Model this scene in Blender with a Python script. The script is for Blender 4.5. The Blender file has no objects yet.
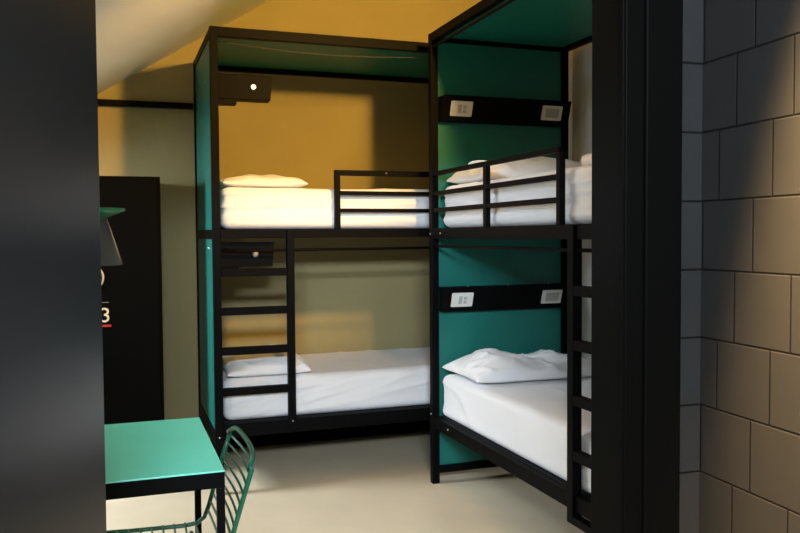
import bpy, bmesh, math, random
from mathutils import Vector, Matrix, noise
random.seed(7)
SC = bpy.context.scene
COL = SC.collection

# ------------------------------------------------------------------ materials
def mat(name, color, rough=.5, metal=0, bump=0, bscale=40, var=0, vscale=4, spec=.5, sheen=0, stretch=None, emit=None):
    m = bpy.data.materials.new(name); m.use_nodes = True
    N, L = m.node_tree.nodes, m.node_tree.links
    b = N['Principled BSDF']
    b.inputs['Base Color'].default_value = (*color, 1)
    b.inputs['Roughness'].default_value = rough
    b.inputs['Metallic'].default_value = metal
    b.inputs['Specular IOR Level'].default_value = spec
    if sheen: b.inputs['Sheen Weight'].default_value = sheen
    if emit:
        b.inputs['Emission Color'].default_value = (*emit[:3], 1); b.inputs['Emission Strength'].default_value = emit[3]
    tc = N.new('ShaderNodeTexCoord'); mp = N.new('ShaderNodeMapping')
    L.new(tc.outputs['Object'], mp.inputs['Vector'])
    if stretch: mp.inputs['Scale'].default_value = stretch
    if var:
        n = N.new('ShaderNodeTexNoise'); n.inputs['Scale'].default_value = vscale; n.inputs['Detail'].default_value = 5
        L.new(mp.outputs[0], n.inputs['Vector'])
        r = N.new('ShaderNodeValToRGB'); r.color_ramp.elements[0].position = .3; r.color_ramp.elements[1].position = .7
        r.color_ramp.elements[0].color = (*[c*(1-var) for c in color], 1)
        r.color_ramp.elements[1].color = (*[min(1, c*(1+var)) for c in color], 1)
        L.new(n.outputs['Fac'], r.inputs[0]); L.new(r.outputs[0], b.inputs['Base Color'])
    if bump:
        n = N.new('ShaderNodeTexNoise'); n.inputs['Scale'].default_value = bscale; n.inputs['Detail'].default_value = 4
        L.new(mp.outputs[0], n.inputs['Vector'])
        bp = N.new('ShaderNodeBump'); bp.inputs['Strength'].default_value = bump; bp.inputs['Distance'].default_value = .01
        L.new(n.outputs['Fac'], bp.inputs['Height']); L.new(bp.outputs[0], b.inputs['Normal'])
    return m

def tile_mat(name, color, grout, w, h, z0, u0, shift):
    """running bond tiles: local X along the wall, local Z up"""
    m = bpy.data.materials.new(name); m.use_nodes = True
    N, L = m.node_tree.nodes, m.node_tree.links
    b = N['Principled BSDF']; b.inputs['Roughness'].default_value = .6; b.inputs['Specular IOR Level'].default_value = .15
    tc = N.new('ShaderNodeTexCoord'); sp = N.new('ShaderNodeSeparateXYZ'); L.new(tc.outputs['Object'], sp.inputs[0])
    def M(op, a, c=None):
        n = N.new('ShaderNodeMath'); n.operation = op
        for i, v in enumerate((a, c)):
            if v is None: continue
            if isinstance(v, (int, float)): n.inputs[i].default_value = v
            else: L.new(v, n.inputs[i])
        return n.outputs[0]
    zr = M('DIVIDE', M('SUBTRACT', z0, sp.outputs['Z']), h)      # rows counted downwards
    row = M('FLOOR', zr); fz = M('FRACT', M('ADD', zr, 50))
    u = M('DIVIDE', M('ADD', M('SUBTRACT', sp.outputs['X'], u0), M('MULTIPLY', row, shift)), w)
    fu = M('FRACT', M('ADD', u, 60))
    du = M('MULTIPLY', M('MINIMUM', fu, M('SUBTRACT', 1, fu)), w)
    dz = M('MULTIPLY', M('MINIMUM', fz, M('SUBTRACT', 1, fz)), h)
    d = M('MINIMUM', du, dz)
    mr = N.new('ShaderNodeMapRange'); mr.inputs['From Min'].default_value = .0010; mr.inputs['From Max'].default_value = .0030
    L.new(d, mr.inputs['Value'])
    mx = N.new('ShaderNodeMix'); mx.data_type = 'RGBA'
    ns = N.new('ShaderNodeTexNoise'); ns.inputs['Scale'].default_value = 14; L.new(tc.outputs['Object'], ns.inputs['Vector'])
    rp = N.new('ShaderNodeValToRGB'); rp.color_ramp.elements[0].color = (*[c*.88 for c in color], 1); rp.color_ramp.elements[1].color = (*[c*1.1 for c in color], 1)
    L.new(ns.outputs['Fac'], rp.inputs[0])
    mx.inputs[6].default_value = (*grout, 1); L.new(rp.outputs[0], mx.inputs[7]); L.new(mr.outputs[0], mx.inputs[0])
    L.new(mx.outputs[2], b.inputs['Base Color'])
    bp = N.new('ShaderNodeBump'); bp.inputs['Strength'].default_value = .6; bp.inputs['Distance'].default_value = .003
    L.new(mr.outputs[0], bp.inputs['Height']); L.new(bp.outputs[0], b.inputs['Normal'])
    return m

def glass_mat(name, tint, tr=.85, rough=.1):
    m = bpy.data.materials.new(name); m.use_nodes = True
    N, L = m.node_tree.nodes, m.node_tree.links
    N.remove(N['Principled BSDF'])
    t = N.new('ShaderNodeBsdfTransparent'); t.inputs[0].default_value = (*tint, 1)
    g = N.new('ShaderNodeBsdfPrincipled'); g.inputs['Base Color'].default_value = (*tint, 1); g.inputs['Roughness'].default_value = rough
    mx = N.new('ShaderNodeMixShader'); mx.inputs[0].default_value = 1-tr
    L.new(t.outputs[0], mx.inputs[1]); L.new(g.outputs[0], mx.inputs[2]); L.new(mx.outputs[0], N['Material Output'].inputs[0])
    return m

M = dict(
    plaster=mat('plaster', (.335, .28, .13), .9, bump=.12, bscale=55, var=.05, vscale=3),
    white_wall=mat('white_wall_paint', (.56, .55, .50), .9, bump=.08, bscale=50),
    ceil=mat('ceiling_paint', (.82, .80, .77), .9, bump=.05, bscale=40),
    floor=mat('resin_floor', (.80, .67, .47), .40, bump=.05, bscale=9, var=.08, vscale=2.2),
    black=mat('black_steel', (.003, .0028, .003), .5, 0, bump=.03, bscale=300, spec=.05),
    teal=mat('teal_laminate', (.003, .145, .118), .45, var=.05, vscale=3),
    sheet=mat('white_sheet', (.80, .80, .82), .85, bump=.10, bscale=26, sheen=.2),
    pillow=mat('white_pillowcase', (.82, .82, .83), .88, bump=.10, bscale=30, sheen=.2),
    white=mat('white_plastic', (.75, .74, .70), .4),
    grey=mat('grey_plastic', (.42, .42, .40), .5),
    steel=mat('zinc_steel', (.75, .75, .74), .3, 1),
    tabletop=mat('turquoise_laminate', (.17, .78, .58), .33, var=.03, vscale=5),
    green=mat('green_wire', (.004, .095, .048), .3),
    locker=mat('black_board', (.003, .003, .003), .65, bump=.04, bscale=120, spec=.02),
    doorp=mat('charcoal_door_paint', (.010, .0115, .015), .26, bump=.015, bscale=160, spec=.8),
    jamb=mat('dark_frame_paint', (.0025, .0025, .0022), .5, bump=.04, bscale=90, spec=.03),
    hall=mat('hall_paint', (.30, .30, .30), .9, bump=.05),
    wire=mat('dull_wire', (.035, .03, .028), .6),
    red=mat('red_paint', (.55, .02, .03), .5),
    cream=mat('cream_paint', (.75, .68, .5), .6),
    navy=mat('navy_enamel', (.02, .03, .16), .3),
    greenlamp=mat('green_enamel', (.01, .22, .09), .3),
    glow=mat('reading_bulb', (1, .9, .6), .4, emit=(1, .78, .42, 4)),
    bulb=mat('wall_lamp_bulb', (1, .8, .5), .4, emit=(1, .55, .2, 12)),
    hallbulb=mat('hall_bulb', (1, .9, .7), .4, emit=(1, .75, .45, 6)),
    wedgebase=mat('grey_steel_base', (.02, .02, .022), .6, spec=.2),
    shade=glass_mat('smoked_glass', (.12, .125, .12), .3, .25),
    pane=glass_mat('clear_glass', (.97, .98, 1), .93, .02),
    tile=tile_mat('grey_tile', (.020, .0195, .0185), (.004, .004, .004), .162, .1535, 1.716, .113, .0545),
    tile2=tile_mat('grey_tile_plain', (.021, .0213, .0213), (.002, .002, .002), 9, .1535, 1.716, 4, 0),
)

# ------------------------------------------------------------------ builders
class MB:
    def __init__(s): s.bm = bmesh.new()
    def box(s, x0, x1, y0, y1, z0, z1, bev=.0):
        r = bmesh.ops.create_cube(s.bm, size=1)
        vs = r['verts']
        for v in vs: v.co = Vector(((x0+x1)/2+v.co.x*(x1-x0), (y0+y1)/2+v.co.y*(y1-y0), (z0+z1)/2+v.co.z*(z1-z0)))
        if bev:
            es = {e for v in vs for e in v.link_edges}
            bmesh.ops.bevel(s.bm, geom=list(es), offset=bev, segments=2, affect='EDGES', profile=.5)
        return s
    def prism(s, poly, axis, a, b, bev=0):
        """polygon in the two other axes (cyclic order), extruded along axis from a to b"""
        def mk(p, t):
            return {'x': Vector((t, p[0], p[1])), 'y': Vector((p[0], t, p[1])), 'z': Vector((p[0], p[1], t))}[axis]
        A = [s.bm.verts.new(mk(p, a)) for p in poly]; B = [s.bm.verts.new(mk(p, b)) for p in poly]
        fs = [s.bm.faces.new(A), s.bm.faces.new(B[::-1])]
        n = len(poly)
        for i in range(n): fs.append(s.bm.faces.new([A[i], B[i], B[(i+1) % n], A[(i+1) % n]]))
        bmesh.ops.recalc_face_normals(s.bm, faces=fs)
        if bev:
            es = {e for f in fs for e in f.edges}
            bmesh.ops.bevel(s.bm, geom=list(es), offset=bev, segments=2, affect='EDGES', profile=.5)
        return s
    def tube(s, pts, r, n=10, cap=True):
        pts = [Vector(p) for p in pts]; rings = []
        up = None
        for i, p in enumerate(pts):
            t = (pts[min(i+1, len(pts)-1)]-pts[max(i-1, 0)]).normalized()
            if up is None:
                up = Vector((0, 0, 1)) if abs(t.z) < .9 else Vector((1, 0, 0))
            a = (up-t*up.dot(t)).normalized(); b = t.cross(a); up = a
            rr = r[i] if isinstance(r, (list, tuple)) else r
            rings.append([s.bm.verts.new(p+a*math.cos(k*2*math.pi/n)*rr+b*math.sin(k*2*math.pi/n)*rr) for k in range(n)])
        for A, B in zip(rings, rings[1:]):
            for k in range(n):
                f = s.bm.faces.new([A[k], A[(k+1) % n], B[(k+1) % n], B[k]]); f.smooth = True
        if cap: s.bm.faces.new(rings[0][::-1]); s.bm.faces.new(rings[-1])
        return s
    def lathe(s, prof, c, n=32, axis='z', cap=True):
        rings = []
        for r, h in prof:
            ring = []
            for k in range(n):
                a = 2*math.pi*k/n; p, q = math.cos(a)*r, math.sin(a)*r
                ring.append(s.bm.verts.new(Vector(c)+{'z': Vector((p, q, h)), 'y': Vector((p, h, q)), 'x': Vector((h, p, q))}[axis]))
            rings.append(ring)
        for A, B in zip(rings, rings[1:]):
            for k in range(n):
                f = s.bm.faces.new([A[k], A[(k+1) % n], B[(k+1) % n], B[k]]); f.smooth = True
        if cap: s.bm.faces.new(rings[0][::-1]); s.bm.faces.new(rings[-1])
        return s
    def build(s, name, m, parent=None, smooth=False):
        off = Vector(parent['_o']) if parent is not None and '_o' in parent else Vector((0, 0, 0))
        bmesh.ops.recalc_face_normals(s.bm, faces=s.bm.faces[:])
        if off.length: bmesh.ops.translate(s.bm, verts=s.bm.verts[:], vec=-off)
        me = bpy.data.meshes.new(name); s.bm.to_mesh(me); s.bm.free()
        if smooth:
            for p in me.polygons: p.use_smooth = True
        me.materials.append(m)
        o = bpy.data.objects.new(name, me); COL.objects.link(o)
        if parent is not None:
            o.parent = parent
            if '_o' in parent: o['_o'] = list(off)
        return o

def tag(o, label=None, cat=None, group=None, kind=None):
    if label: o['label'] = label
    if cat: o['category'] = cat
    if group: o['group'] = group
    if kind: o['kind'] = kind
    return o
def thing(name, loc, label, cat, group=None):
    o = bpy.data.objects.new(name, None); COL.objects.link(o); o.location = loc; o['_o'] = list(loc)
    o.empty_display_size = .1
    return tag(o, label, cat, group)
def recentre(o, base):
    o.data.transform(Matrix.Translation(-Vector(base))); o.location = base
    return o
def struct(o): o['kind'] = 'structure'; return o

# ------------------------------------------------------------------ room shell
YB, XR, XL = 1.09, .875, -3.4         # back wall, right wall, left wall
YD, YDI = -2.542, -2.425              # corridor face / room face of the door wall
ZS = lambda x: 2.177+.62*(x+1.667)    # sloping ceiling
struct(MB().box(XL-.1, XR+.1, -5.6, YB+.1, -.1, 0).build('floor', M['floor']))
struct(MB().prism([(XL-.1, 0), (XR+.1, 0), (XR+.1, ZS(XR+.1)), (XL-.1, ZS(XL-.1))], 'y', YB, YB+.12).build('wall_back', M['plaster']))
struct(MB().box(XR, XR+.12, YD, YB, 0, ZS(XR)).build('wall_right', M['white_wall']))
struct(MB().box(XL-.12, XL, YD, YB, 0, ZS(XL)).build('wall_left', M['white_wall']))
# door wall with the door opening
DX0, DX1, DZ = -1.622, -.41, 2.00
mb = MB()
mb.prism([(XL-.1, 0), (DX0-.09, 0), (DX0-.09, ZS(DX0-.09)), (XL-.1, ZS(XL-.1))], 'y', YD+.004, YDI)
mb.prism([(DX1, 0), (XR+.1, 0), (XR+.1, ZS(XR+.1)), (DX1, ZS(DX1))], 'y', YD+.004, YDI)
mb.prism([(DX0-.09, DZ+.08), (DX1, DZ+.08), (DX1, ZS(DX1)), (DX0-.09, ZS(DX0-.09))], 'y', YD+.004, YDI)
bmesh.ops.remove_doubles(mb.bm, verts=mb.bm.verts[:], dist=1e-5)
struct(mb.build('wall_front', M['white_wall']))
# ceiling with a roof window opening
WX0, WX1, WY0, WY1 = -3.05, -2.30, .02, .66
mb = MB()
def slope(x0, x1, y0, y1):
    mb.prism([(x0, ZS(x0)), (x1, ZS(x1)), (x1, ZS(x1)+.14), (x0, ZS(x0)+.14)], 'y', y0, y1)
slope(XL-.1, WX0, YD, YB); slope(WX1, XR+.1, YD, YB); slope(WX0, WX1, YD, WY0); slope(WX0, WX1, WY1, YB)
struct(mb.build('ceiling', M['ceil']))
# roof window
mb = MB()
def sl(x0, x1, y0, y1, a, b): mb.prism([(x0, ZS(x0)+a), (x1, ZS(x1)+a), (x1, ZS(x1)+b), (x0, ZS(x0)+b)], 'y', y0, y1)
for (a, b, c, d) in ((WX0, WX0+.05, WY0, WY1), (WX1-.05, WX1, WY0, WY1), (WX0+.05, WX1-.05, WY0, WY0+.05), (WX0+.05, WX1-.05, WY1-.05, WY1)):
    sl(a, b, c, d, .03, .12)
w1 = struct(mb.build('window_1', M['white']))
mb = MB(); sl(WX0+.05, WX1-.05, WY0+.05, WY1-.05, .07, .078)
mb.build('pane', M['pane'], w1)

# hall in front of the door
HX = -.342
dv = Vector((-.054, -.9985, 0)).normalized()
ang = math.atan2(dv.y, dv.x)
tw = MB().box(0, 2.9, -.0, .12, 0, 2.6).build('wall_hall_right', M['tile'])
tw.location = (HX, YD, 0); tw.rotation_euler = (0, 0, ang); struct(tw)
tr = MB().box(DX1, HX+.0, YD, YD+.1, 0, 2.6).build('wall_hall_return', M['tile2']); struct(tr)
struct(MB().box(-2.8, DX1, YD, YD+.003, DZ+.1, 2.6).build('wall_hall_front', M['hall']))
struct(MB().box(-2.8, DX0-.09, YD, YD+.003, 0, DZ+.1).build('wall_hall_front', M['hall']))
struct(MB().box(-2.9, -2.8, -5.3, YD, 0, 2.6).build('wall_hall_left', M['hall']))
HW = (-2.60, -1.40, 2.22, 2.56)         # high window at the far end of the hall
mb = MB()
for bx in ((-2.9, HW[0], 0, 2.6), (HW[1], .2, 0, 2.6), (HW[0], HW[1], 0, HW[2]), (HW[0], HW[1], HW[3], 2.6)): mb.box(bx[0], bx[1], -5.4, -5.3, bx[2], bx[3])
struct(mb.build('wall_hall_back', M['hall']))
mb = MB()
for bx in ((HW[0], HW[0]+.03, HW[2], HW[3]), (HW[1]-.03, HW[1], HW[2], HW[3]), (HW[0]+.03, HW[1]-.03, HW[2], HW[2]+.03), (HW[0]+.03, HW[1]-.03, HW[3]-.03, HW[3])):
    mb.box(bx[0], bx[1], -5.38, -5.32, bx[2], bx[3])
w2 = struct(mb.build('window_2', M['white']))
MB().box(HW[0]+.03, HW[1]-.03, -5.352, -5.346, HW[2]+.03, HW[3]-.03).build('pane', M['pane'], w2)
struct(MB().box(-2.9, .2, -5.4, YD+.0, 2.6, 2.7).build('ceiling_hall', M['hall']))
# door frame: wide flat architrave towards the hall, stepped lining through the wall
mb = MB()
XJ = -.552
for s0, s1 in ((XJ, DX1),):
    mb.box(XJ, -.505, YD-.012, YDI+.004, 0, DZ, .003)
    mb.box(-.505, DX1, YD-.020, YDI+.012, 0, DZ+.08, .004)
    mb.box(XJ-.008, XJ, YD-.012, YD+.0, 0, DZ, .002)
mb.box(DX0-.09, DX0, YD-.002, YDI+.004, 0, DZ+.08, .003)
mb.box(DX0, XJ, YD-.002, YDI+.004, DZ, DZ+.08, .003)
t1 = struct(mb.build('trim_1', M['jamb']))
# door leaf, opened out into the hall
LA = math.atan2(-.94, -.35)
leaf = MB().box(0, .9, -.042, 0, .01, 2.15, .003).build('door_1', M['doorp'])
leaf.location = (-1.613, YD-.004, 0); leaf.rotation_euler = (0, 0, LA); struct(leaf)
h = MB()
h.lathe([(.026, 0), (.026, .008), (.011, .010), (.010, .045)], (.84, 0, 1.05), 20, 'y')
h.tube([(.84, .045, 1.05), (.80, .05, 1.05), (.72, .05, 1.05)], .009)
h.build('door_handle', M['steel'], leaf)
# baseboards
struct(MB().box(XL, XR, YB-.012, YB, 0, .07, .002).build('baseboard_back', M['jamb']))
struct(MB().box(XR-.012, XR, YDI, YB-.012, 0, .07, .002).build('baseboard_right', M['jamb']))

# ------------------------------------------------------------------ bunk beds
T = .04                       # steel tube
H, Z1, ZL = 2.40, 1.373, .367 # overall height, top of the upper and lower side rails
def fr(mb, x0, x1, y0, y1, z0, z1): return mb.box(x0, x1, y0, y1, z0, z1, .0025)
def screw(parent, p, d):
    """small round screw head at p facing along d"""
    p = Vector(p); d = Vector(d)
    return MB().tube([p-d*.001, p+d*.003, p+d*.0045], [.0048, .0048, .002], 8).build('screw', M['steel'], parent)
RZ = (1.13, .93, .725, .52)

# ---- right bunk: long side open to the left (x = 0), head at the back (y = 0)
W, LR = .83, 1.87
rb = thing('bunk_bed', (W/2, -LR/2, 0), 'black steel bunk bed standing end-on at right, with full turquoise headboard facing the door', 'bunk bed', 'bunk beds')
for x in (0, W-T):
    for y in (-T, -LR):
        fr(MB(), x, x+T, y, y+T, 0, H).build('post', M['black'], rb)
for nm, z0, z1 in (('top_rail', H-.045, H), ('side_rail', Z1-.055, Z1), ('side_rail', ZL-.06, ZL)):
    for x in (0, W-T):
        fr(MB(), x+.002, x+T-.002, -LR+T, -T, z0, z1).build(nm, M['black'], rb)
for nm, z0, z1 in (('top_rail', H-.045, H), ('end_rail', Z1-.055, Z1), ('end_rail', .055, .095)):
    for y in (-T, -LR):
        fr(MB(), T, W-T, y+.002, y+T-.002, z0, z1).build(nm, M['black'], rb)
fr(MB(), T, W-T, -LR+.002, -LR+T-.002, ZL-.06, ZL).build('end_rail', M['black'], rb)
tag(MB().box(T, W-T, -.024, -.010, .095, Z1-.055).build('headboard_panel', M['teal'], rb), 'turquoise headboard panel')
tag(MB().box(T, W-T, -.024, -.010, Z1, H-.045).build('headboard_panel', M['teal'], rb), 'dark turquoise headboard panel')
tag(MB().box(T, W-T, -LR+T, -T, H-.022, H-.006).build('canopy_panel', M['teal'], rb), 'dark turquoise canopy panel')
for z in (Z1, ZL):
    mb = MB(); mb.box(T, W-T, -LR+T, -T, z-.030, z)
    mb.build('mattress_base', M['wedgebase'], rb)
# guard rail
g = fr(MB(), .006, .028, -1.325, -T, 1.649, 1.671).build('guard_rail', M['black'], rb)
for y in (-.690, -1.340): fr(MB(), .004, .030, y, y+.028, Z1, 1.649).build('guard_upright', M['black'], g)
for z in (1.556, 1.468):
    fr(MB(), .006, .028, -1.325, -T, z-.011, z+.011).build('guard_bar', M['black'], g)
# ladder
l = MB(); fr(l, -.012, .028, -1.460, -1.420, .262, Z1+.0)
l = l.build('ladder', M['black'], rb)
for z in RZ:
    fr(MB(), -.010, .022, -LR+T, -1.46, z-.019, z+.019).build('rung', M['black'], l)
b = MB(); fr(b, -.012, .026, -LR+T, -1.46, .262, .292); b.tube([(.01, -1.56, .292), (.01, -1.56, .33), (.03, -1.56, .345)], .007)
b.build('ladder_foot', M['black'], l)
# curtain rod
for z in (1.278, 2.325):
    c = MB().tube([(.012, -T+.002, z), (.012, -LR+T, z)], .0075)
    c.build('curtain_rod', M['black'], rb)
# corner gussets
for z in (ZL,):
    MB().prism([(-T-.07, z), (-T, z), (-T, z+.055)], 'x', .010, .016).build('corner_gusset', M['black'], rb)
def shelf_box(parent, z0, z1, screws):
    s = MB().prism([(-.026, z0), (-.026, z1), (-.115, z1), (-.070, z0)], 'x', .045, .805, .002).build('shelf_box', M['black'], parent)
    n = Vector((0, -(z1-z0), -.045)).normalized()         # outward normal of the sloping face
    up = Vector((0, -.045, (z1-z0))).normalized()
    c = Vector((0, -.0925, (z0+z1)/2))
    for x, kind in ((.150, 0), (.690, 1)):
        def q(u, v, w): return Vector((x+u, 0, 0))+c+up*v+n*w
        def slab(hu, hv, w0, w1, u=0, v=0):
            mb = MB()
            vs = [mb.bm.verts.new(q(u+a*hu, v+b_*hv, w)) for w in (w0, w1) for a, b_ in ((-1, -1), (1, -1), (1, 1), (-1, 1))]
            for f in ((0, 1, 2, 3), (4, 5, 6, 7), (0, 1, 5, 4), (1, 2, 6, 5), (2, 3, 7, 6), (3, 0, 4, 7)): mb.bm.faces.new([vs[i] for i in f])
            return mb
        mb = slab(.062, .040, -.001, .008)
        bmesh.ops.recalc_face_normals(mb.bm, faces=mb.bm.faces[:])
        bmesh.ops.bevel(mb.bm, geom=mb.bm.edges[:], offset=.003, segments=2, affect='EDGES')
        pl = mb.build('socket_plate' if kind == 0 else 'switch_plate', M['white'], s)
        tag(pl, 'white plastic plate with a patterned socket insert' if kind == 0 else 'white plastic plate with a grey rocker switch')
        if kind == 0:
            for k, (du, dv_) in enumerate(((-.012, 0), (.016, .010), (.016, -.012))):
                a = slab(.009 if k else .010, .008 if k else .022, .006, .0095, du, dv_)
                a2 = a.build('socket_insert', M['grey'], s)
        else:
            slab(.040, .024, .006, .0100).build('rocker', M['grey'], s)
    for x in screws: screw(s, (x, -.060, z1), (0, 0, 1))
    return s
shelf_box(rb, .926, 1.060, (.20, .44, .69))
shelf_box(rb, 1.936, 2.068, (.20, .44, .69))
for p in ((0, -.02, Z1-.030), (0, -.16, Z1-.028), (0, -.02, ZL+.01), (0, -.25, ZL-.025)): screw(rb, p, (-1, 0, 0))
screw(rb, (.02, -T, Z1-.03), (0, -1, 0))

# ---- left bunk: long side towards the door (y = .171), head at its left end (x = -1.116)
AX, BX, AY, BY = -1.116, .785, .171, 1.062
lb = thing('bunk_bed', ((AX+BX)/2, (AY+BY)/2, 0), 'black steel bunk bed along the back wall, with turquoise end panel at its left', 'bunk bed', 'bunk beds')
for x in (AX, BX-T):
    for y in (AY, BY-T):
        fr(MB(), x, x+T, y, y+T, 0, H).build('post', M['black'], lb)
for nm, z0, z1 in (('top_rail', H-.05, H), ('side_rail', Z1-.046, Z1), ('side_rail', ZL-.07, ZL)):
    for y in (AY, BY-T):
        fr(MB(), AX+T, BX-T, y+.002, y+T-.002, z0, z1).build(nm, M['black'], lb)
for nm, z0, z1 in (('top_rail', H-.045, H), ('end_rail', Z1-.05, Z1), ('end_rail', .24, .32)):
    for x in (AX, BX-T):
        fr(MB(), x+.002, x+T-.002, AY+T, BY-T, z0, z1).build(nm, M['black'], lb)
for z0, z1 in ((.32, Z1-.05), (Z1, H-.045)):
    MB().box(AX+.008, AX+.022, AY+T, BY-T, z0, z1).build('end_panel', M['teal'], lb)
tag(MB().box(AX+T, BX-T, AY+T, BY-T, H-.022, H-.006).build('canopy_panel', M['teal'], lb), 'dark turquoise canopy panel')
for z in (Z1, ZL):
    MB().box(AX+T, BX-T, AY+T, BY-T, z-.030, z).build('mattress_base', M['wedgebase'], lb)
g = fr(MB(), -.470, BX-.10, AY+.006, AY+.028, 1.659, 1.689).build('guard_rail', M['black'], lb)
for x in (-.470, BX-.13): fr(MB(), x, x+.030, AY+.004, AY+.030, Z1, 1.660).build('guard_upright', M['black'], g)
for z, hh in ((1.566, .011), (1.473, .010)):
    fr(MB(), -.45, BX-.11, AY+.006, AY+.028, z-hh, z+hh).build('guard_bar', M['black'], g)
screw(g, (-.18, AY+.006, 1.676), (0, -1, 0))
l = MB(); fr(l, -.735, -.697, AY-.012, AY+.028, .297, Z1)
l = l.build('ladder', M['black'], lb)
for z in (1.150, .950, .744, .533):
    fr(MB(), AX+T, -.735, AY-.006, AY+.024, z-.020, z+.020).build('rung', M['black'], l)
screw(l, (-.716, AY-.012, .36), (0, -1, 0))
MB().tube([(AX+T, AY+.012, 1.268), (-.90, AY+.012, 1.262), (BX-T, AY+.012, 1.268)], .0075).build('curtain_rod', M['black'], lb)
pts = [(AX+T+(BX-2*T-AX)*k/24, AY+.05, 2.335-.030*math.sin(math.pi*min(1, k/16))) for k in range(25)]
MB().tube(pts, .0028, 6).build('curtain_wire', M['wire'], lb)
for z0, z1, lit in ((2.050, 2.178, 1), (1.176, 1.306, 0)):
    s = MB().prism([(AX+.024, z0), (-.797, z0), (-.788, z1), (AX+.024, z1)], 'y', .245, .330, .002)
    s.box(AX+.024, -.974, .250, .325, z0-.025, z0+.004)
    s = s.build('shelf_box', M['black'], lb)
    rl = MB().lathe([(.017, .002), (.017, -.006), (.012, -.010)], (-.888, .245, z0+.066), 20, 'y').build('lamp_ring', M['steel'], s)
    bl = MB().lathe([(.0115, -.006), (.0115, -.0115), (.006, -.014)], (-.888, .245, z0+.066), 20, 'y').build('reading_lamp', M['glow'] if lit else M['grey'], s)
    tag(bl, 'glowing warm reading lamp' if lit else 'unlit reading lamp')
for p in ((AX, .36, 1.275), (AX, .33, 1.275), (AX, .42, 2.16)): screw(lb, p, (-1, 0, 0))
for p in ((AX+.02, AY, .30),): screw(lb, p, (0, -1, 0))

# ------------------------------------------------------------------ bedding
def ridge(p, seed, pw=3):
    v = noise.noise(Vector(p)+Vector((seed*7.3, seed*3.1, seed*5.7)))
    return (1-min(1, abs(v)*2.2))**pw
def mattress(name, x0, x1, y0, y1, z0, z1, label, disp, seed=0, r=.045, step=.022):
    bm = bmesh.new()
    n = [max(2, round((b-a)/step)) for a, b in ((x0, x1), (y0, y1))]+[26]
    cache = {}
    lo, hi = Vector((x0, y0, z0)), Vector((x1, y1, z1))
    def V(i, j, k):
        key = (i, j, k)
        if key in cache: return cache[key]
        p = Vector((x0+(x1-x0)*i/n[0], y0+(y1-y0)*j/n[1], z0+(z1-z0)*k/n[2]))
        q = Vector([min(max(p[a], lo[a]+r), hi[a]-r) for a in range(3)])
        d = p-q
        if d.length > 1e-6:
            d.normalize(); p = q+d*r
        nn = d
        up = max(0, (p.z-z0)/(z1-z0))
        p = p+nn*disp(p, nn, seed)*min(1, up*3)
        cache[key] = bm.verts.new(p); return cache[key]
    def quad(a, b, c, d):
        f = bm.faces.new([V(*a), V(*b), V(*c), V(*d)]); f.smooth = True
    X, Y, Z = n
    for i in range(X):
        for j in range(Y):
            for k in (0, Z): quad((i, j, k), (i+1, j, k), (i+1, j+1, k), (i, j+1, k))
    for i in range(X):
        for k in range(Z):
            for j in (0, Y): quad((i, j, k), (i+1, j, k), (i+1, j, k+1), (i, j, k+1))
    for j in range(Y):
        for k in range(Z):
            for i in (0, X): quad((i, j, k), (i, j+1, k), (i, j+1, k+1), (i, j, k+1))
    mb = MB(); mb.bm.free(); mb.bm = bm
    o = mb.build(name, M['sheet']); recentre(o, ((x0+x1)/2, (y0+y1)/2, z0))
    return tag(o, label, 'mattress', 'white mattresses on the bunks')
def disp_layers(p, nn, s):       # sheet pulled in long level folds along the side
    side = 1-abs(nn.z)
    a = .006*noise.noise(Vector((p.x*2+s, p.y*2, p.z*3)))
    b = (.011*ridge((p.x*.9, p.y*.9, p.z*24), s+1)+.006*ridge((p.x*2.5, p.y*2.5, p.z*34), s+6))*side
    c = .004*ridge((p.x*2.2, p.y*9, p.z*3), s+2, 4)*max(0, nn.z)
    return a+b+c-.016*side
def disp_fan(p, nn, s):          # tucked corner: folds fan out from the lower left corner
    a = .006*noise.noise(Vector((p.x*2+s, p.y*2, p.z*3)))
    side = max(0, -nn.y)
    dx, dz = p.x+1.04, p.z-.36
    ang_, rad = math.atan2(dz, max(.001, dx)), math.hypot(dx, dz)
    f = .016*ridge((ang_*9, rad*1.0, 0), s+3, 2)*side*math.exp(-max(0, rad-.1)*2.0)
    b = .010*ridge((p.x*1.4, p.z*9-p.x*2.2, 1), s+5, 3)*side
    c = .004*ridge((p.x*4+p.y*2, p.y*7, 0), s+2, 4)*max(0, nn.z)
    return a+f+b+c-.016*side
def disp_soft(p, nn, s):
    a = .006*noise.noise(Vector((p.x*2+s, p.y*2, p.z*3)))
    b = .008*ridge((p.x*4+p.y*1.2, p.y*1.6-p.x*1.2, p.z*5), s+4, 4)
    return a+b-.008*(1-abs(nn.z))
mattress('mattress', .046, .785, -1.82, -.05, Z1+.001, 1.592, 'white sheeted mattress on the upper berth of the bunk at right', disp_layers, 1)
mattress('mattress', .035, .785, -1.82, -.05, ZL+.001, .600, 'white sheeted mattress on the lower berth of the bunk at right', disp_soft, 2)
mattress('mattress', AX+.048, .735, AY+.040, 1.018, Z1+.001, 1.592, 'white sheeted mattress on the upper berth along the back wall', disp_layers, 3)
mattress('mattress', AX+.048, .735, AY+.040, 1.018, ZL+.001, .588, 'white sheeted mattress with tucked corner folds on the lower berth along the back wall', disp_fan, 4)

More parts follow.
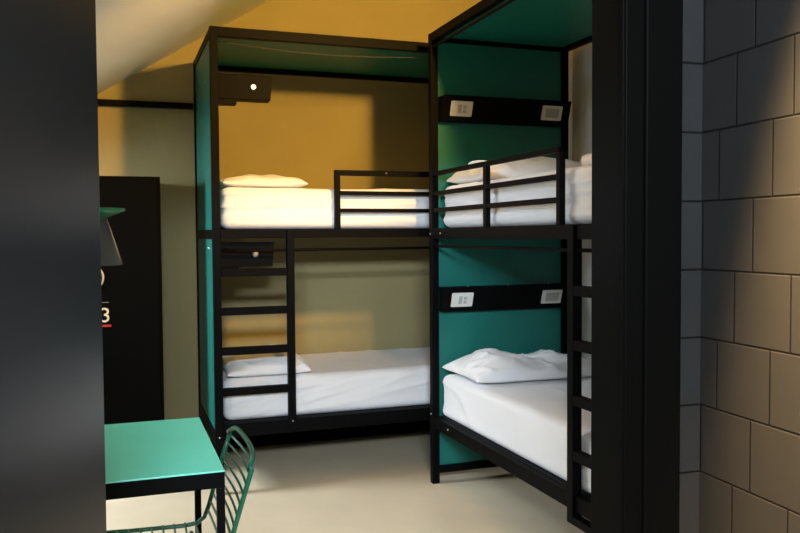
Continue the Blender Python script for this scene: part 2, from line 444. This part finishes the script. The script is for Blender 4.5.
def pillow(c, w, d, h, label, mod=lambda u, v: 1, rot=0, tilt=0, seed=0, wr=.010, nu=80, nv=60):
    bm = bmesh.new(); seam = .016
    def outline(u, v):
        return Vector((u*w/2*(1-.07*(1-v*v)), v*d/2*(1-.06*(1-u*u)), 0))
    def hh(u, v): return (max(0, 1-abs(u)**2.6)**.45)*(max(0, 1-abs(v)**2.6)**.45)
    top, bot = {}, {}
    for i in range(nu+1):
        for j in range(nv+1):
            u, v = -1+2*i/nu, -1+2*j/nv
            u, v = math.sin(u*math.pi/2)*.35+u*.65, math.sin(v*math.pi/2)*.35+v*.65
            p = outline(u, v); q = hh(u, v)
            edge = min(1, q*3)
            wz = wr*(ridge((p.x*7+p.y*5, p.y*3-p.x*1.5, 0), seed, 3)+.7*ridge((p.x*2.5, p.y*11, 2), seed+2, 4))*edge
            wz += .010*noise.noise(Vector((p.x*6+seed, p.y*6, seed)))*edge*min(1, h/.1)
            sm = seam+.010*noise.noise(Vector((u*2+seed, v*2, 3)))
            zt = sm+h*q*mod(u, v)+wz
            top[i, j] = bm.verts.new((p.x, p.y, max(.004, zt)))
            if i in (0, nu) or j in (0, nv): bot[i, j] = top[i, j]
            else: bot[i, j] = bm.verts.new((p.x, p.y, max(.0, sm*(1-min(1, q*2.2)))))
    for i in range(nu):
        for j in range(nv):
            f = bm.faces.new([top[i, j], top[i+1, j], top[i+1, j+1], top[i, j+1]]); f.smooth = True
            f = bm.faces.new([bot[i, j], bot[i, j+1], bot[i+1, j+1], bot[i+1, j]]); f.smooth = True
    mb = MB(); mb.bm.free(); mb.bm = bm
    o = mb.build('pillow', M['pillow']); o.location = c; o.rotation_euler = (tilt, 0, rot)
    return tag(o, label, 'pillow', 'white pillows on the bunks')
def bumps(u, v):
    return .62+.50*math.exp(-((u+.66)/.36)**2)+.22*math.exp(-((u-.75)/.4)**2)-.10*math.exp(-((u-.18)/.22)**2)
pillow((.415, -.292, .613), .745, .47, .105, 'plump creased white pillow on the lower berth of the bunk at right', bumps, -.02, seed=1, wr=.018)
pillow((.420, -.300, 1.603), .70, .46, .108, 'white pillow behind the guard rail on the upper berth at right', lambda u, v: .72+.3*math.exp(-((u-.2)/.5)**2), .03, seed=4, wr=.018)
pillow((-.830, .50, 1.598), .455, .56, .056, 'flat white pillow on the upper berth along the back wall', seed=6, wr=.006)
pillow((-.822, .50, .594), .45, .56, .098, 'soft white pillow behind the ladder on the lower berth along the back wall', lambda u, v: .9+.2*u, seed=8, wr=.010)
# folded duvet at the foot of the upper right berth
du = MB(); du.box(.15, .75, -1.62, -1.235, 1.600, 1.652, .024)
du = du.build('folded_blanket', M['pillow'], smooth=True); recentre(du, (.45, -1.43, 1.600))
tag(du, 'folded white blanket lying at the near end of the upper right berth', 'blanket')
# small flat white strip along the top guard bar
ct = MB().prism([(-.66, 1.6712), (-.50, 1.6712), (-.51, 1.678), (-.55, 1.683), (-.62, 1.681), (-.66, 1.675)], 'x', .003, .031, .001)
ct = ct.build('white_strip', M['pillow']); recentre(ct, (.017, -.58, 1.6712)); tag(ct, 'small white strip lying on the top guard bar of the right bunk', 'cloth')

# ------------------------------------------------------------------ locker, badge, number
lk = thing('locker', (-1.746, .80, 0), 'tall black locker with number 3, against the back wall left of the bunks', 'locker')
LX0, LX1, LF = -2.12, -1.349, .520
MB().box(LX0, LX1, LF+.014, YB-.014, .0, 1.661, .003).build('body', M['locker'], lk)
MB().box(LX0+.012, LX1-.016, LF, LF+.014, .05, 1.650, .002).build('door', M['locker'], lk)
def text(s, size, loc, m, name, parent):
    cu = bpy.data.curves.new(name, 'FONT'); cu.body = s; cu.size = size; cu.extrude = .0012; cu.align_x = 'LEFT'
    to = bpy.data.objects.new(name, cu); COL.objects.link(to)
    bpy.context.view_layer.update()
    me = bpy.data.meshes.new_from_object(to.evaluated_get(bpy.context.evaluated_depsgraph_get()))
    COL.objects.unlink(to); bpy.data.objects.remove(to)
    me.transform(Matrix.Translation(Vector(loc)-Vector(parent['_o'])) @ Matrix.Rotation(math.pi/2, 4, 'X'))
    me.materials.clear(); me.materials.append(m)
    o = bpy.data.objects.new(name, me); COL.objects.link(o); o.parent = parent; return o
tag(text('3', .110, (-1.668, LF-.0015, .887), M['cream'], 'number', lk), 'cream painted number 3')
tag(MB().box(-1.76, -1.612, LF-.0015, LF-.0005, .861, .873).build('underline', M['red'], lk), 'red painted line under the number')
MB().box(-1.76, -1.622, LF-.0015, LF-.0005, .990, .993).build('hairline', M['hall'], lk)
bd = MB().lathe([(.070, 0), (.070, -.006), (.065, -.010), (.060, -.010)], (-1.712, LF, 1.125), 40, 'y').build('badge', M['white'], lk)
MB().lathe([(.061, -.008), (.060, -.0115), (.0, -.0115)], (-1.712, LF, 1.125), 40, 'y', cap=False).build('badge_face', M['navy'], bd)
tag(bd, 'round white-rimmed navy badge')

# black rail along the back wall
wr = thing('wall_rail', (-2.2, YB-.03, 2.128), 'black metal rail fixed across the back wall above the locker', 'rail')
fr(MB(), XL+.02, AX-.004, YB-.042, YB-.002, 2.112, 2.146).build('bar', M['black'], wr)

# ------------------------------------------------------------------ pendant lamp over the table
px, py = -1.667, -1.70
pl = thing('pendant_lamp', (px, py, 1.262), 'hanging lamp with green cap over smoked glass cone, above the table', 'lamp')
MB().lathe([(.030, 1.383), (.035, 1.380), (.092, 1.404), (.106, 1.409), (.106, 1.415), (.095, 1.413), (.02, 1.418)], (px, py, 0), 36).build('cap', M['greenlamp'], pl)
MB().lathe([(.058, 1.384), (.094, 1.264), (.097, 1.262), (.097, 1.266), (.060, 1.387)], (px, py, 0), 36, cap=False).build('glass_shade', M['shade'], pl)
MB().lathe([(.0, 1.28), (.022, 1.288), (.032, 1.31), (.026, 1.335), (.016, 1.36), (.016, 1.384)], (px, py, 0), 24, cap=False).build('light_bulb', M['cream'], pl)
MB().tube([(px, py, 1.415), (px, py, ZS(px)+.0)], .004, 8).build('cord', M['black'], pl)

# ------------------------------------------------------------------ table
tx0, tx1, ty0, ty1 = -2.30, -1.340, -1.991, -1.354
tb = thing('table', ((tx0+tx1)/2, (ty0+ty1)/2, 0), 'small table with turquoise top and thin black legs, beside the open door', 'table')
MB().box(tx0, tx1, ty0, ty1, .7455, .750, .0012).build('tabletop', M['tabletop'], tb)
a = MB(); 
for b4 in ((tx0, tx1, ty0, ty0+.02), (tx0, tx1, ty1-.02, ty1), (tx0, tx0+.02, ty0+.02, ty1-.02), (tx1-.02, tx1, ty0+.02, ty1-.02)): a.box(*b4, .706, .7455)
a.build('apron', M['black'], tb)
for x in (tx0, tx1-.02):
    for y in (ty0, ty1-.02): fr(MB(), x, x+.02, y, y+.02, 0, .706).build('leg', M['black'], tb)

# ------------------------------------------------------------------ wire chair
cy0, cy1 = -1.895, -1.462
ch = thing('wire_chair', (-1.53, (cy0+cy1)/2, 0), 'green wire chair with curved back, tucked under the turquoise table', 'chair')
def side_path():
    P = [(-1.745, .452), (-1.70, .447), (-1.55, .440), (-1.40, .436), (-1.362, .440), (-1.340, .456), (-1.328, .485), (-1.300, .58), (-1.272, .67), (-1.257, .718)]
    return P
SP = side_path()
ym = (cy0+cy1)/2
f = MB()
# perimeter loop: up one side, over the top with rounded corners, down the other side, round the seat front
def bow(u): return .022*(1-u*u)          # backrest bows outwards (+x) in the middle
loop = []
for x, z in SP: loop.append((x, cy1, z))
top_pts = []
for k in range(0, 19):
    u = 1-2*k/18
    y = ym+(cy1-cy0)/2*u
    corner = max(0, abs(u)-.72)/.28
    z = .743-.022*corner**2
    x = -1.250+bow(u)*.6-.012*corner**2
    top_pts.append((x, y, z))
loop += top_pts
for x, z in SP[::-1]: loop.append((x, cy0, z))
loop.append((-1.76, cy0+.03, .452)); loop.append((-1.765, ym, .452)); loop.append((-1.76, cy1-.03, .452)); loop.append(loop[0])
f.tube(loop, .0068, 10, cap=False)
f.build('frame', M['green'], ch)
def back_wire(t):                         # t: 0 bottom .. 1 top
    za = .475+(.715-.475)*t
    xa = -1.331+.075*((za-.475)/.24)
    p = []
    for k in range(15):
        u = -1+2*k/14
        p.append((xa+bow(u)*min(1, .35+t*.75), ym+(cy1-cy0)/2*u, za-.012*(1-u*u)))
    return MB().tube(p, .0036, 6)
for k in range(10): back_wire(.02+k*.107).build('back_wire', M['green'], ch)
for k in range(12):
    x = -1.730+k*.033
    z = .444
    p = [(x, cy0+(cy1-cy0)*j/10, z-.016*math.sin(math.pi*j/10)) for j in range(11)]
    MB().tube(p, .0034, 6).build('seat_wire', M['green'], ch)
for y, s in ((cy1-.02, 1), (cy0+.02, -1)):
    for xt, xb in ((-1.385, -1.300), (-1.68, -1.745)):
        MB().tube([(xt, y-s*.03, .428), (xt+(xb-xt)*.5, y-s*.01, .22), (xb, y+s*.01, .007)], .0085, 10).build('leg', M['green'], ch)
for x in (-1.385, -1.68): MB().tube([(x, cy1-.05, .430), (x, cy0+.05, .430)], .006).build('seat_brace', M['green'], ch)

# ------------------------------------------------------------------ lamps of the place
LP = Vector((-.02, YDI+.20, 2.64)); LD = Vector((-.72, 3.3, -.12)).normalized()
wl = thing('wall_spotlight', (-.02, YDI, 2.64), 'warm wall spotlight above the doorway inside the room, aimed at the bunks', 'lamp')
MB().tube([(-.02, YDI, 2.64), (-.02, YDI+.02, 2.64)], .045, 24).build('wall_plate', M['black'], wl)
MB().tube([(-.02, YDI+.02, 2.64), (-.02, YDI+.13, 2.64)], .010, 12).build('arm', M['black'], wl)
hd = MB().tube([LP-LD*.09, LP-LD*.08, LP-LD*.02], [.02, .05, .055], 24).build('lamp_head', M['black'], wl)
MB().tube([LP-LD*.02, LP-LD*.016], .048, 24).build('lens', M['bulb'], hd)
def light(name, kind, loc, energy, color, **k):
    d = bpy.data.lights.new(name, kind); d.energy = energy; d.color = color
    rot = k.pop('rot', None)
    for a_, v in k.items(): setattr(d, a_, v)
    o = bpy.data.objects.new(name, d); COL.objects.link(o); o.location = loc
    if rot is not None: o.rotation_euler = Vector(rot).to_track_quat('-Z', 'Y').to_euler()
    return o
light('spotlight_beam', 'SPOT', LP+LD*.03, 460, (1, .56, .12), spot_size=1.40, spot_blend=.75, shadow_soft_size=.09, rot=LD)
light('pendant_light', 'POINT', (px, py, 1.30), 11.0, (1, .86, .66), shadow_soft_size=.025)
# daylight through the roof window
nrm = Vector((.62, 0, -1)).normalized()
wc = Vector(((WX0+WX1)/2, (WY0+WY1)/2, ZS((WX0+WX1)/2)))-nrm*.22
sky = light('daylight', 'AREA', wc, 125, (.86, .94, 1), shape='RECTANGLE', size=.88, size_y=.62, rot=nrm)
sky.rotation_euler = nrm.to_track_quat('-Z', 'Y').to_euler()
# hall ceiling spot
hn = Vector((dv.y, -dv.x, 0))            # off the tile wall, towards the hall
SQ = Vector((HX, YD, 2.6))+dv*.46+hn*.34
hl = thing('ceiling_downlight', SQ, 'warm recessed downlight in the hall ceiling close to the tile wall', 'lamp')
MB().lathe([(.05, -.006), (.05, .0)], SQ, 24).build('ring', M['white'], hl)
MB().lathe([(.036, -.009), (.036, -.006)], SQ, 24).build('lens', M['hallbulb'], hl)
light('hall_downlight', 'SPOT', SQ-Vector((0, 0, .02)), 2900, (1, .64, .28), spot_size=.56, spot_blend=1.0, shadow_soft_size=.05, rot=-hn*.34-Vector((0, 0, 1.5)))
# daylight through the high window of the hall
light('hall_daylight', 'AREA', ((HW[0]+HW[1])/2, -5.43, (HW[2]+HW[3])/2+.02), 310, (.80, .91, 1), shape='RECTANGLE', size=1.1, size_y=.28, rot=(.05, 1, -.22))

# ------------------------------------------------------------------ world, camera
w = bpy.data.worlds.new('World'); SC.world = w; w.use_nodes = True
w.node_tree.nodes['Background'].inputs[0].default_value = (.6, .75, 1, 1)
w.node_tree.nodes['Background'].inputs[1].default_value = .6
cam = bpy.data.cameras.new('camera'); co = bpy.data.objects.new('camera', cam); COL.objects.link(co); SC.camera = co
yaw, pitch, roll, f_ = .3394, .0388, -.0066, 810.8
F = Vector((math.sin(yaw)*math.cos(pitch), math.cos(yaw)*math.cos(pitch), -math.sin(pitch)))
R = Vector((math.cos(yaw), -math.sin(yaw), 0)); U = R.cross(F)
R, U = R*math.cos(roll)+U*math.sin(roll), -R*math.sin(roll)+U*math.cos(roll)
mw = Matrix((R, U, -F)).transposed().to_4x4(); mw.translation = (-1.593, -4.042, 1.338)
co.matrix_world = mw
cam.sensor_width = 36; cam.lens = f_*36/800; cam.clip_start = .02
for o in bpy.data.objects:
    if '_o' in o: del o['_o']
v = SC.view_settings
v.view_transform = 'Standard'; v.look = 'None'; v.gamma = 1; v.exposure = .0; v.use_curve_mapping = False
